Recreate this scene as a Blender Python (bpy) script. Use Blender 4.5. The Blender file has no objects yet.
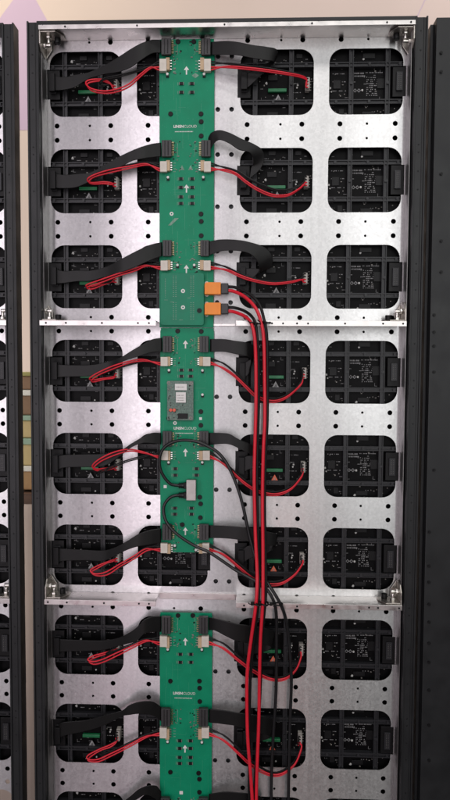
import bpy, bmesh, math, random
from mathutils import Vector, Matrix
random.seed(7)
scene = bpy.context.scene
col = scene.collection

# ------------------------------------------------------------------ camera
CAM = Vector((0.0352, -1.0225, -0.4784)); RX, RY, RZ = -0.0488, -0.0050, 0.0316; F = 600.0
def rows():
    c, s = math.cos(RZ), math.sin(RZ); A = Matrix(((c, s, 0), (-s, c, 0), (0, 0, 1)))
    c, s = math.cos(RX), math.sin(RX); B = Matrix(((1, 0, 0), (0, c, s), (0, -s, c)))
    c, s = math.cos(RY), math.sin(RY); D = Matrix(((c, 0, -s), (0, 1, 0), (s, 0, c)))
    return D @ B @ A
R3 = rows(); R3T = R3.transposed()
def at(px, py, Y=0.0):
    """point of the real scene at depth Y that the photo shows at (px, py)"""
    d = R3T @ Vector(((px - 225) / F, 1.0, -(py - 400) / F))
    t = (Y - CAM.y) / d.y
    return CAM + d * t
cd = bpy.data.cameras.new('camera'); cam = bpy.data.objects.new('camera', cd); col.objects.link(cam)
ex, ey, ez = R3T @ Vector((1, 0, 0)), R3T @ Vector((0, 0, 1)), -(R3T @ Vector((0, 1, 0)))
cam.matrix_world = Matrix(((ex.x, ey.x, ez.x, CAM.x), (ex.y, ey.y, ez.y, CAM.y), (ex.z, ey.z, ez.z, CAM.z), (0, 0, 0, 1)))
cd.sensor_fit = 'VERTICAL'; cd.sensor_height = 24; cd.sensor_width = 13.5; cd.lens = 18.0
cd.dof.use_dof = True; cd.dof.focus_distance = 1.01; cd.dof.aperture_fstop = 4.7
cd.clip_start = 0.01; cd.clip_end = 60
scene.camera = cam

# ------------------------------------------------------------------ materials
def mat(name, base, rough=0.5, metal=0.0, noise=0.0, nscale=60, bump=0.0, bscale=400, rvar=0.0, spec=0.5, coat=0.0, stretch=None, speck=None):
    m = bpy.data.materials.new(name); m.use_nodes = True
    nt = m.node_tree; p = nt.nodes['Principled BSDF']
    p.inputs['Base Color'].default_value = (*base, 1); p.inputs['Roughness'].default_value = rough
    p.inputs['Metallic'].default_value = metal; p.inputs['Specular IOR Level'].default_value = spec
    if coat: p.inputs['Coat Weight'].default_value = coat; p.inputs['Coat Roughness'].default_value = 0.25
    tc = nt.nodes.new('ShaderNodeTexCoord'); mp = nt.nodes.new('ShaderNodeMapping')
    nt.links.new(tc.outputs['Object'], mp.inputs['Vector'])
    if stretch: mp.inputs['Scale'].default_value = stretch
    if noise or rvar:
        n = nt.nodes.new('ShaderNodeTexNoise'); n.inputs['Scale'].default_value = nscale; n.inputs['Detail'].default_value = 5
        nt.links.new(mp.outputs['Vector'], n.inputs['Vector'])
        if noise:
            r = nt.nodes.new('ShaderNodeMapRange'); r.inputs['From Min'].default_value = .3; r.inputs['From Max'].default_value = .7
            r.inputs['To Min'].default_value = 1 - noise; r.inputs['To Max'].default_value = 1 + noise
            mx = nt.nodes.new('ShaderNodeVectorMath'); mx.operation = 'SCALE'; mx.inputs[0].default_value = base
            nt.links.new(n.outputs['Fac'], r.inputs['Value']); nt.links.new(r.outputs['Result'], mx.inputs['Scale'])
            nt.links.new(mx.outputs['Vector'], p.inputs['Base Color'])
        if rvar:
            r = nt.nodes.new('ShaderNodeMapRange'); r.inputs['From Min'].default_value = .3; r.inputs['From Max'].default_value = .7
            r.inputs['To Min'].default_value = rough - rvar; r.inputs['To Max'].default_value = rough + rvar
            nt.links.new(n.outputs['Fac'], r.inputs['Value']); nt.links.new(r.outputs['Result'], p.inputs['Roughness'])
    if bump:
        n2 = nt.nodes.new('ShaderNodeTexNoise'); n2.inputs['Scale'].default_value = bscale; n2.inputs['Detail'].default_value = 4
        nt.links.new(mp.outputs['Vector'], n2.inputs['Vector'])
        b = nt.nodes.new('ShaderNodeBump'); b.inputs['Strength'].default_value = bump; b.inputs['Distance'].default_value = 0.001
        nt.links.new(n2.outputs['Fac'], b.inputs['Height']); nt.links.new(b.outputs['Normal'], p.inputs['Normal'])
    return m

def galvanised():
    """rolled zinc sheet: spangle, faint vertical rolling lines, a few smears; gloss stretched along the rolling direction"""
    m = mat('galvanised_sheet', (.60, .58, .575), .42, 1.0)
    nt = m.node_tree; p = nt.nodes['Principled BSDF']; tc = [n for n in nt.nodes if n.type == 'TEX_COORD'][0]
    def N(t, **k):
        n = nt.nodes.new(t)
        for q, v in k.items(): n.inputs[q].default_value = v
        return n
    def stretch(sc):
        mp = N('ShaderNodeMapping', Scale=sc); nt.links.new(tc.outputs['Object'], mp.inputs['Vector']); return mp.outputs['Vector']
    def mad(src, mul, add):
        n = N('ShaderNodeMath'); n.operation = 'MULTIPLY_ADD'; n.inputs[1].default_value = mul
        nt.links.new(src, n.inputs[0])
        if isinstance(add, (int, float)): n.inputs[2].default_value = add
        else: nt.links.new(add, n.inputs[2])
        return n.outputs[0]
    warp = N('ShaderNodeTexNoise', Scale=120, Detail=3); nt.links.new(tc.outputs['Object'], warp.inputs['Vector'])
    wv = N('ShaderNodeVectorMath'); wv.operation = 'MULTIPLY_ADD'; wv.inputs[1].default_value = (.006, .006, .006)
    nt.links.new(warp.outputs['Color'], wv.inputs[0]); nt.links.new(tc.outputs['Object'], wv.inputs[2])
    v = N('ShaderNodeTexVoronoi', Scale=330); nt.links.new(wv.outputs['Vector'], v.inputs['Vector'])
    sep = N('ShaderNodeSeparateColor'); nt.links.new(v.outputs['Color'], sep.inputs['Color'])
    fine = N('ShaderNodeTexNoise', Scale=700, Detail=3); nt.links.new(tc.outputs['Object'], fine.inputs['Vector'])
    roll = N('ShaderNodeTexNoise', Scale=1, Detail=5); nt.links.new(stretch((160, 1, 1.6)), roll.inputs['Vector'])
    smear = N('ShaderNodeTexNoise', Scale=1, Detail=6, Distortion=1.2); nt.links.new(stretch((9, 1, 5)), smear.inputs['Vector'])
    r = mad(sep.outputs['Red'], .05, .255); r = mad(smear.outputs['Fac'], .045, r); r = mad(roll.outputs['Fac'], .05, r)
    nt.links.new(r, p.inputs['Roughness'])
    c = mad(sep.outputs['Green'], .13, .82); c = mad(fine.outputs['Fac'], .12, c); c = mad(roll.outputs['Fac'], .20, c); c = mad(smear.outputs['Fac'], .03, c)
    mx = N('ShaderNodeVectorMath'); mx.operation = 'SCALE'; mx.inputs[0].default_value = (.565, .558, .562)
    nt.links.new(c, mx.inputs['Scale']); nt.links.new(mx.outputs['Vector'], p.inputs['Base Color'])
    p.inputs['Anisotropic'].default_value = .86
    tg = N('ShaderNodeCombineXYZ', X=ANX, Y=0, Z=ANZ); nt.links.new(tg.outputs['Vector'], p.inputs['Tangent'])
    bp = N('ShaderNodeBump', Strength=.035, Distance=.001)
    nt.links.new(fine.outputs['Fac'], bp.inputs['Height']); nt.links.new(bp.outputs['Normal'], p.inputs['Normal'])
    return m
ANX, ANZ = 0, 1

M = dict(
    sheet=galvanised(),
    alu=mat('bare_aluminium', (.74, .71, .69), .34, 1.0, .06, 90, .05, 300, .08),
    steel=mat('zinc_plated_steel', (.50, .47, .43), .42, 1.0, .2, 250, .05, 300, .1),
    black_paint=mat('black_powder_coat', (.0105, .0115, .0125), .46, 0, .12, 30, .12, 1400, .08, spec=.42),
    black_in=mat('black_gap', (.004, .004, .004), .8, 0),
    plastic=mat('black_frame_plastic', (.019, .0195, .022), .40, 0, .15, 120, .05, 900, spec=.4),
    pcb_black=mat('black_circuit_board', (.0025, .0025, .0028), .45, 0, .3, 160, .05, 500, spec=.10),
    chip=mat('chip_black', (.005, .005, .0055), .45, 0, .15, 200, spec=.25),
    silk=mat('white_silkscreen', (.24, .24, .24), .6, 0, .2, 300),
    comp=mat('component_ceramic', (.20, .19, .17), .45, 0, .3, 300),
    solder=mat('solder', (.7, .68, .64), .3, 1.0, .1, 300),
    green_pcb=mat('green_circuit_board', (.003, .235, .118), .42, 0, .08, 40, .03, 700, .05, spec=.22),
    green_dark=mat('green_daughter_board', (.003, .195, .104), .38, 0, .10, 60, .03, 700, .05, spec=.3),
    green_part=mat('green_component', (.008, .14, .05), .4, 0, .15, 120),
    dim_plug=mat('grey_nylon', (.36, .34, .31), .45, 0, .1, 120),
    dot=mat('solder_white', (.42, .42, .40), .5, 0, .2, 300),
    trace=mat('trace_green', (.02, .26, .14), .4, 0, .1, 120),
    dull_silk=mat('grey_silkscreen', (.16, .28, .21), .6, 0, .3, 200),
    white_plug=mat('cream_nylon', (.62, .57, .50), .45, 0, .08, 120),
    beige_plug=mat('tan_nylon', (.50, .36, .22), .45, 0, .1, 120),
    gold=mat('gilt_pins', (.52, .40, .25), .42, 1.0, .1, 300),
    ribbon=mat('black_ribbon', (.0055, .0055, .0055), .40, 0, .15, 60, .03, 600, spec=.30),
    idc=mat('dark_grey_plug', (.030, .029, .030), .45, 0, .15, 150),
    red=mat('red_silicone', (.66, .012, .030), .42, 0, .08, 60, .04, 500),
    black_wire=mat('black_silicone', (.006, .006, .006), .42, 0, .1, 60, .04, 500, spec=.3),
    net=mat('black_cable_jacket', (.008, .008, .009), .36, 0, .1, 60, .03, 500),
    orange=mat('orange_nylon', (.86, .26, .018), .4, 0, .05, 100),
    rj=mat('nickel_shell', (.42, .40, .38), .45, 1.0, .08, 120, .03, 300),
    label=mat('white_label', (.72, .70, .68), .55, 0, .06, 400),
    card=mat('grey_green_card', (.10, .16, .13), .45, 0, .4, 330),
    redchip=mat('red_indicator', (.70, .10, .05), .4, 0, .1, 200),
    wall=mat('cream_wall', (.60, .49, .435), .85, 0, .03, 3, .05, 60),
    lilac=mat('lilac_paint', (.49, .37, .49), .85, 0, .03, 3, .05, 60),
    straw=mat('straw_paint', (.63, .53, .36), .85, 0, .03, 3, .05, 60),
    floor=mat('grey_floor', (.16, .155, .15), .6, 0, .1, 5),
    c_brown=mat('brown_card', (.24, .14, .08), .7, 0, .15, 20), c_orange=mat('orange_card', (.44, .26, .12), .7, 0, .15, 20),
    c_yellow=mat('yellow_card', (.55, .42, .20), .7, 0, .1, 20), c_green=mat('green_lid', (.28, .40, .30), .6, 0, .1, 20),
    c_white=mat('white_lid', (.75, .72, .66), .6, 0, .05, 20), c_olive=mat('olive_card', (.33, .30, .10), .7, 0, .1, 20),
    wood=mat('dark_wood', (.10, .05, .03), .6, 0, .25, 14, stretch=(1, 8, 8)),
    tri_red=mat('orange_sticker', (.65, .13, .06), .5, 0, .1, 200),
)

# ------------------------------------------------------------------ mesh builder
def wloc(o):
    v = Vector((0, 0, 0))
    while o is not None: v += o.location; o = o.parent
    return v
class MB:
    def __init__(s): s.v = []; s.f = []; s.mi = []; s.sm = []; s.cur = 0; s.smooth = False
    def add(s, vs, fs, smooth=None):
        n = len(s.v); s.v += [Vector(v) for v in vs]
        for f in fs: s.f.append(tuple(i + n for i in f)); s.mi.append(s.cur); s.sm.append(s.smooth if smooth is None else smooth)
        return s
    def box(s, x0, x1, y0, y1, z0, z1):
        s.add([(x0,y0,z0),(x1,y0,z0),(x1,y1,z0),(x0,y1,z0),(x0,y0,z1),(x1,y0,z1),(x1,y1,z1),(x0,y1,z1)],
              [(0,3,2,1),(4,5,6,7),(0,1,5,4),(1,2,6,5),(2,3,7,6),(3,0,4,7)]); return s
    def cbox(s, x, z, w, h, y0, y1): return s.box(x-w/2, x+w/2, y0, y1, z-h/2, z+h/2)
    def quad(s, x, z, w, h, y): s.add([(x-w/2,y,z-h/2),(x+w/2,y,z-h/2),(x+w/2,y,z+h/2),(x-w/2,y,z+h/2)], [(0,1,2,3)]); return s
    def prism(s, pts, y0, y1):
        """pts (x,z) outline, counter-clockwise seen from the camera"""
        n = len(pts); vs = [(x, y0, z) for x, z in pts] + [(x, y1, z) for x, z in pts]
        fs = [tuple(range(n)), tuple(range(2*n-1, n-1, -1))] + [(i, i+n, (i+1) % n + n, (i+1) % n) for i in range(n)]
        s.add(vs, fs); return s
    def cyl(s, c, r, y0, y1, n=20, r2=None, axis='Y'):
        r2 = r if r2 is None else r2; vs = []
        for (y, rr) in ((y0, r), (y1, r2)):
            for k in range(n):
                a = 2*math.pi*k/n; p = (rr*math.cos(a), rr*math.sin(a))
                if axis == 'Y': vs.append((c[0]+p[0], y, c[1]+p[1]))
                elif axis == 'X': vs.append((y, c[0]+p[0], c[1]+p[1]))
                else: vs.append((c[0]+p[0], c[1]+p[1], y))
        s.add(vs, [tuple(range(n)), tuple(range(2*n-1, n-1, -1))], False)
        m = len(s.v) - 2*n
        for k in range(n): s.f.append((m+k, m+n+k, m+n+(k+1) % n, m+(k+1) % n)); s.mi.append(s.cur); s.sm.append(True)
        return s
    def ring(s, c, r0, r1, y, n=18):
        vs = []
        for r in (r0, r1):
            for k in range(n): a = 2*math.pi*k/n; vs.append((c[0]+r*math.cos(a), y, c[1]+r*math.sin(a)))
        s.add(vs, [(k, (k+1) % n, n+(k+1) % n, n+k) for k in range(n)]); return s
    def tube(s, pts, r, n=10, per=8):
        P = spline(pts, per); rad = r if callable(r) else (lambda t: r)
        up = Vector((0, 1, 0)); vs = []; fs = []
        for i, p in enumerate(P):
            t = (P[min(i+1, len(P)-1)] - P[max(i-1, 0)]).normalized()
            a = (up - t*up.dot(t))
            if a.length < 1e-4: a = Vector((1, 0, 0)) - t*t.x
            a.normalize(); b = t.cross(a); up = a
            rr = rad(i/(len(P)-1))
            for k in range(n): g = 2*math.pi*k/n; vs.append(p + a*rr*math.cos(g) + b*rr*math.sin(g))
        for i in range(len(P)-1):
            for k in range(n): fs.append((i*n+k, i*n+(k+1) % n, (i+1)*n+(k+1) % n, (i+1)*n+k))
        fs.append(tuple(range(n-1, -1, -1))); fs.append(tuple((len(P)-1)*n+k for k in range(n)))
        s.add(vs, fs, True); return s
    def build(s, name, mats, parent=None, bevel=0, origin=None):
        if not isinstance(mats, (list, tuple)): mats = [mats]
        off = wloc(parent) if parent is not None else Vector((0, 0, 0)); loc = Vector((0, 0, 0))
        if parent is None:
            xs = [v.x for v in s.v]; ys = [v.y for v in s.v]; zs = [v.z for v in s.v]
            loc = Vector(origin) if origin else Vector(((min(xs)+max(xs))/2, (min(ys)+max(ys))/2, min(zs)))
            off = loc
        me = bpy.data.meshes.new(name); me.from_pydata([v - off for v in s.v], [], s.f); me.update()
        for m in mats: me.materials.append(m)
        for p, i, q in zip(me.polygons, s.mi, s.sm): p.material_index = i; p.use_smooth = q
        bm = bmesh.new(); bm.from_mesh(me); bmesh.ops.recalc_face_normals(bm, faces=bm.faces); bm.to_mesh(me); bm.free()
        o = bpy.data.objects.new(name, me); col.objects.link(o); o.location = loc
        if parent is not None: o.parent = parent
        if bevel:
            b = o.modifiers.new('bevel', 'BEVEL'); b.width = bevel; b.segments = 2; b.limit_method = 'ANGLE'
        return o
def spline(pts, per=8):
    pts = [Vector(p) for p in pts]; out = []
    E_ = [pts[0]*2 - pts[1]] + pts + [pts[-1]*2 - pts[-2]]
    for i in range(len(pts)-1):
        a, b, c, d = E_[i:i+4]
        for k in range(per):
            t = k/per
            out.append(.5*((2*b) + (c-a)*t + (2*a-5*b+4*c-d)*t*t + (3*b-a-3*c+d)*t**3))
    out.append(pts[-1]); return out
def tag(o, label=None, cat=None, group=None, kind=None):
    if label: o['label'] = label
    if cat: o['category'] = cat
    if group: o['group'] = group
    if kind: o['kind'] = kind
    return o
def empty(name, loc):
    o = bpy.data.objects.new(name, None); o.empty_display_size = .02; col.objects.link(o); o.location = loc; return o
def children(o): return [c for c in list(bpy.data.objects) if c.parent == o]
def copy_tree(o, parent=None):
    c = o.copy(); col.objects.link(c); c.parent = parent
    for ch in children(o): copy_tree(ch, c)
    return c

# flat sheet with real holes, from a filled 2-D curve
def sheet_mesh(outer, holes, y0, y1):
    cu = bpy.data.curves.new('sheet', 'CURVE'); cu.dimensions = '2D'; cu.fill_mode = 'BOTH'; cu.extrude = (y1-y0)/2
    for pts in [outer] + holes:
        sp = cu.splines.new('POLY'); sp.points.add(len(pts)-1); sp.use_cyclic_u = True
        for q, (x, z) in zip(sp.points, pts): q.co = (x, z, 0, 1)
    ob = bpy.data.objects.new('sheet', cu); col.objects.link(ob)
    dg = bpy.context.evaluated_depsgraph_get(); me = bpy.data.meshes.new_from_object(ob.evaluated_get(dg))
    vs = [(v.co.x, (y0+y1)/2 - v.co.z, v.co.y) for v in me.vertices]; fs = [tuple(p.vertices) for p in me.polygons]
    bpy.data.objects.remove(ob); bpy.data.curves.remove(cu); bpy.data.meshes.remove(me)
    return vs, fs
def rrect(x0, x1, z0, z1, r, n=8):
    out = []
    for cx, cz, a0 in ((x1-r, z1-r, 0), (x0+r, z1-r, 90), (x0+r, z0+r, 180), (x1-r, z0+r, 270)):
        for k in range(n+1): a = math.radians(a0 + 90*k/n); out.append((cx+r*math.cos(a), cz+r*math.sin(a)))
    return out
def circ(x, z, r, n=16): return [(x+r*math.cos(2*math.pi*k/n), z+r*math.sin(2*math.pi*k/n)) for k in range(n)]

# ------------------------------------------------------------------ dimensions (metres)
ROW, HOLE_W, HOLE_H, HALF = .160, .1214, .1065, .07345     # opening pitch, size, half distance in a module
NROW = 9; FLOOR = -2.20
def opening(cx, cz, side):
    """rounded opening with a notch on one side (side -1 left, +1 right)"""
    P = rrect(cx-HOLE_W/2, cx+HOLE_W/2, cz-HOLE_H/2, cz+HOLE_H/2, .0225)
    n0, n1, d = cz-.0245, cz+.0245, .0047; out = []
    if side > 0:
        # P starts on the right side at the upper right corner and goes counter-clockwise
        x = cx+HOLE_W/2
        return P + [(x, n0), (x+d, n0), (x+d, n1), (x, n1)]
    x = cx-HOLE_W/2; k = 18   # first point of the lower-left corner
    return P[:k] + [(x, n1), (x-d, n1), (x-d, n0), (x, n0)] + P[k:]
PITCH = .6685                 # from cabinet to cabinet

# panel side edges and rails measured off the lattice
PL, PR = -.3004, .3012
PTOP = .098
def panel(cx, cols, x0, x1, parent):
    holes = []
    for r in range(13):
        z = -ROW*r
        for mx, dx, sd in cols: holes.append(opening(cx+mx+dx, z, sd))
    for r in range(-1, 13):
        zm = -ROW*r - ROW/2
        for mx in (-.16, .16):
            for dz in (.0118, -.0118):
                for dx, rr in ((-.1225, .0042), (-.0670, .0021), (-.0315, .0042), (.0315, .0042), (.0760, .0021), (.1225, .0042)):
                    x = cx+mx+dx
                    if x0+.006 < x < x1-.006 and zm+dz < PTOP-.006: holes.append(circ(x, zm+dz, rr))
    for r in range(13):
        for dz in (.043, -.043):
            for dx in (-.0115, .0115):
                x = cx+dx
                if x0 < x < x1: holes.append(circ(x, -ROW*r+dz, .004))
    vs, fs = [], []; cuts = [PTOP] + [-ROW*r - ROW/2 for r in range(12)] + [FLOOR+.06]
    for za, zb in zip(cuts[1:], cuts[:-1]):                 # filled one row at a time, butted into one sheet
        hs = [h for h in holes if za < sum(p[1] for p in h)/len(h) < zb]
        v, f = sheet_mesh([(x0, za), (x1, za), (x1, zb), (x0, zb)], hs, 0, .0015)
        n = len(vs); vs += v; fs += [tuple(i+n for i in q) for q in f]
    return vs, fs
COLS = [(-.16, -HALF, -1), (-.16, HALF, 1), (.16, -HALF, -1), (.16, HALF, 1)]

RB = -.0135
FRONT = -.036                # front of the black rails
def rail(x0, x1, zt, name, parent, inner, dots=True):
    """black upright extrusion: two lips, recessed face with small screw holes"""
    b = MB(); lip = .0028
    b.box(x0, x0+lip, FRONT, RB, FLOOR+.02, zt)
    b.box(x1-lip, x1, FRONT, RB, FLOOR+.02, zt)
    b.box(x0+lip, x1-lip, FRONT+.0022, RB-.001, FLOOR+.021, zt-.001)
    xm = (x0+x1)/2; g = .0011
    b.box(xm+.0032, xm+.0042, FRONT+.0012, FRONT+.003, FLOOR+.022, zt-.002)
    b.cur = 1
    if dots:
        rnd = random.Random(3); z = zt-.022; k = 0
        while z > FLOOR+.1:
            b.cyl((xm-.001, z), .0014, FRONT+.0018, FRONT+.004, 10)
            k += 1; z -= (.012, .030, .029, .058, .060)[k % 5]
    o = b.build(name, [M['black_paint'], M['chip']], parent, .0005)
    return o

# ------------------------------------------------------------------ cabinets
M['flange'] = mat('dull_zinc', (.34, .33, .33), .45, 1.0, .1, 120, .03, 400)
def corner_bracket(parent, x, z, sx, sz):
    """zinc angle bracket where a cross beam meets an upright: an upright end plate and a foot on the beam,
    with bolts; sx, sz point into the cabinet"""
    X = lambda d: x + sx*d
    b = MB(); t0, t1 = sorted((X(.0), X(.0022)))
    prof = [(-.0345, 0), (-.0345, .020), (-.026, .031), (-.010, .034), (-.003, .030), (-.003, 0)]
    n = len(prof); vs = [(t0, y, z+sz*h) for y, h in prof] + [(t1, y, z+sz*h) for y, h in prof]
    b.add(vs, [tuple(range(n)), tuple(range(2*n-1, n-1, -1))] + [(i, i+n, (i+1) % n+n, (i+1) % n) for i in range(n)])
    foot = [(.0024, -.0335), (.026, -.0335), (.036, -.020), (.036, -.006), (.0024, -.006)]
    h0, h1 = z+sz*.0004, z+sz*.0022; n = len(foot)
    vs = [(X(d), y, h0) for d, y in foot] + [(X(d), y, h1) for d, y in foot]
    b.add(vs, [tuple(range(n)), tuple(range(2*n-1, n-1, -1))] + [(i, i+n, (i+1) % n+n, (i+1) % n) for i in range(n)])
    back = [(X(.0024), z+sz*.0024), (X(.012), z+sz*.0024), (X(.012), z+sz*.016), (X(.0024), z+sz*.030)]
    if sx*sz < 0: back = back[::-1]
    b.prism(back, -.0048, -.003)
    br = b.build('corner_bracket', M['steel'], parent, .0004)
    c = MB(); q = sorted((X(.0024), X(.0070))); c.cyl((-.020, z+sz*.017), .0050, q[0], q[1], 6, axis='X')
    q = sorted((X(.0071), X(.0150))); c.cyl((-.020, z+sz*.017), .0030, q[0], q[1], 12, axis='X'); c.build('bolt', M['solder'], br, .0003)
    c = MB(); q = sorted((h1, h1+sz*.0045)); c.cyl((X(.012), -.021), .0046, q[0], q[1], 6, axis='Z'); q = sorted((h1+sz*.0046, h1+sz*.0120)); c.cyl((X(.012), -.021), .0028, q[0], q[1], 12, axis='Z'); c.build('bolt', M['solder'], br, .0003)
    c = MB(); q = sorted((h1, h1+sz*.0090)); c.cyl((X(.0245), -.014), .0050, q[0], q[1], 16, axis='Z'); c.build('knob', M['chip'], br, .0006)
def beam(parent, x0, x1, z, depth=.036, lip=.0085, holes=()):
    b = MB()
    b.box(x0, x1, -depth, -.0005, z+lip/2-.0014, z+lip/2)                 # shelf
    b.box(x0, x1, -depth-.0016, -depth-.0002, z-lip/2, z+lip/2)          # lip towards the viewer
    o = b.build('cross_beam', M['alu'], parent, .0003)
    for hx in holes:
        c = MB(); c.cyl((hx, z), .0016, -depth-.0022, -depth-.0016, 12); c.build('screw', M['chip'], o)
    return o
TOPZ = at(230, 18.2, FRONT).z
LO, LI = at(27.0, 75, FRONT).x, at(38.6, 75, FRONT).x          # left rail of the main cabinet: outer, inner
RI, RO = at(414.8, 75, FRONT).x, at(427.3, 75, FRONT).x
cab = empty('display_cabinet', (0, 0, FLOOR))
tag(cab, 'tall open backed black cabinet with pierced silver metal sheet, in the middle', 'cabinet', 'display cabinets')
vs, fs = panel(0, COLS, PL, PR, cab); b = MB(); b.add(vs, fs); b.build('back_sheet', M['sheet'], cab)
rail(LO, LI, TOPZ, 'side_rail', cab, 1); rail(RI, RO, TOPZ, 'side_rail', cab, -1)
b = MB(); b.box(PL+.0002, PL+.0012, -.024, -.0003, FLOOR+.06, .085); b.build('side_flange', M['flange'], cab)
b = MB(); b.box(PR-.0012, PR-.0002, -.024, -.0003, FLOOR+.06, .085); b.build('side_flange', M['flange'], cab)
b = MB(); b.box(LI, PL-.0002, -.016, .003, FLOOR+.03, TOPZ-.004); b.box(PR+.0002, RI, -.016, .003, FLOOR+.03, TOPZ-.004); b.build('inner_wall', M['black_paint'], cab)
zl0 = at(230, 26.8, -.036).z; zl1 = at(230, 22.4, -.036).z
b = MB(); b.box(LI, RI, FRONT, .018, zl1+.0003, TOPZ); b.build('top_rail', M['black_paint'], cab, .0005)
b = MB(); b.box(LI+.0003, RI-.0003, -.0365, -.035, zl0, zl1); b.box(LI+.0003, RI-.0003, -.0348, -.0005, zl0+.0005, zl0+.002)
tb = b.build('top_ledge', M['alu'], cab, .0003)
for px in (65, 137, 224.5, 312, 387, 411):
    p = at(px, 25, -.0365); c = MB(); c.cyl((p.x, (zl0+zl1)/2), .0015, -.0371, -.0366, 12); c.build('screw', M['chip'], tb)
b = MB(); b.box(LO, RO, FRONT, .018, FLOOR, FLOOR+.019); b.box(LI, RI, FRONT+.002, .016, FLOOR+.0195, FLOOR+.07); b.build('base_rail', M['black_paint'], cab, .0005)
BZ = []
for py, r in ((323.3, 2), (605.0, 5)):
    z = at(225, py, -.037).z; BZ.append(z)
    xl0, xl1 = at(39.5 if r == 2 else 44.3, py, -.037).x, at(156, py, -.037).x
    xr0, xr1 = at(236, py, -.037).x, at(406.7 if r == 2 else 402.3, py, -.037).x
    hl = [at(p, py, -.037).x for p in ((46, 66, 102, 138, 149) if r == 2 else (48, 67, 104, 139, 149))]
    hr = [at(p, py, -.037).x for p in ((272, 283, 297, 308, 345, 383, 403) if r == 2 else (244, 274, 297, 332, 369, 378, 399))]
    beam(cab, xl0, xl1, z, holes=hl); beam(cab, xr0, xr1, z, holes=hr)
    b = MB(); hh = .0020 if r == 2 else .0055; b.box(xl1+.001, xr0-.001, -.0030, -.0004, z-hh+(.0008 if r == 5 else 0), z+hh+(.0008 if r == 5 else 0)); b.build('joining_strip', M['alu'], cab, .0003)
    for sx, x in ((1, xl0), (-1, xr1)): corner_bracket(cab, x, z+.0085/2+.0002, sx, 1)
b = MB(); z = -ROW*9.5; b.box(PL, PR, -.036, -.0005, z-.001, z+.001); b.build('cross_beam', M['alu'], cab)
corner_bracket(cab, LI+.0004, zl0-.0003, 1, -1); corner_bracket(cab, RI-.0004, zl0-.0003, -1, -1)

# left neighbour: its right upright with a strip of sheet
lx = at(14.0, 75, FRONT).x - RO
cabl = empty('display_cabinet', (lx, 0, FLOOR))
tag(cabl, 'black cabinet cut off by the left photo edge, only its right upright showing', 'cabinet', 'display cabinets')
vs, fs = panel(lx, COLS, PL+lx, PR+lx, cabl); b = MB(); b.add(vs, fs); b.build('back_sheet', M['sheet'], cabl)
rail(RI+lx, RO+lx, TOPZ-.002, 'side_rail', cabl, -1); rail(LO+lx, LI+lx, TOPZ-.002, 'side_rail', cabl, 1)
b = MB(); b.box(PR+lx-.0012, PR+lx-.0002, -.024, -.0003, FLOOR+.06, .085); b.build('side_flange', M['flange'], cabl)
b = MB(); b.box(PR+lx+.0002, RI+lx, -.016, .003, FLOOR+.03, TOPZ-.004); b.build('inner_wall', M['black_paint'], cabl)
b = MB(); b.box(LI+lx, RI+lx, FRONT, .018, zl1+.0003, TOPZ-.002); b.build('top_rail', M['black_paint'], cabl, .0005)
b = MB(); b.box(LO+lx, RO+lx, FRONT, .018, FLOOR, FLOOR+.019); b.build('base_rail', M['black_paint'], cabl, .0005)
for z in BZ:
    beam(cabl, PR+lx-.12, PR+lx+.004, z); corner_bracket(cabl, PR+lx+.004, z+.0085/2+.0002, -1, 1)

# right neighbour: broad closed black side post
rx0 = at(435.5, 75, FRONT).x
cabr = empty('display_cabinet', (rx0+.2, 0, FLOOR))
tag(cabr, 'plain black cabinet with a broad flat face at the right photo edge', 'cabinet', 'display cabinets')
TZR = at(440, 17.3, FRONT).z
b = MB(); b.box(rx0, rx0+.085, FRONT, .02, FLOOR+.02, TZR); b.box(rx0+.0855, rx0+.40, FRONT+.03, .02, FLOOR+.02, TZR-.004)
b.build('side_post', M['black_paint'], cabr, .0008)
b = MB(); b.box(rx0-.0052, rx0-.0002, FRONT+.014, .02, FLOOR+.02, TZR-.003); b.build('side_lip', M['black_paint'], cabr, .0006)
b = MB(); b.box(rx0, rx0+.40, FRONT, .02, FLOOR, FLOOR+.0195); b.build('base_rail', M['black_paint'], cabr, .0005)
for py in (53, 72, 174, 241, 272, 315, 332, 346, 372, 470, 532, 566, 582, 604, 622, 643, 662, 690, 725, 760):
    p = at(441 if py < 300 else (434 if py < 480 else 428.8), py, FRONT)
    c = MB(); c.cyl((max(p.x, rx0+.006), p.z), .0024, FRONT-.0022, FRONT-.0002, 14); c.cyl((max(p.x, rx0+.006), p.z), .0012, FRONT-.0024, FRONT-.0022, 8); c.build('bolt', M['chip'], cabr, .0003)

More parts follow.
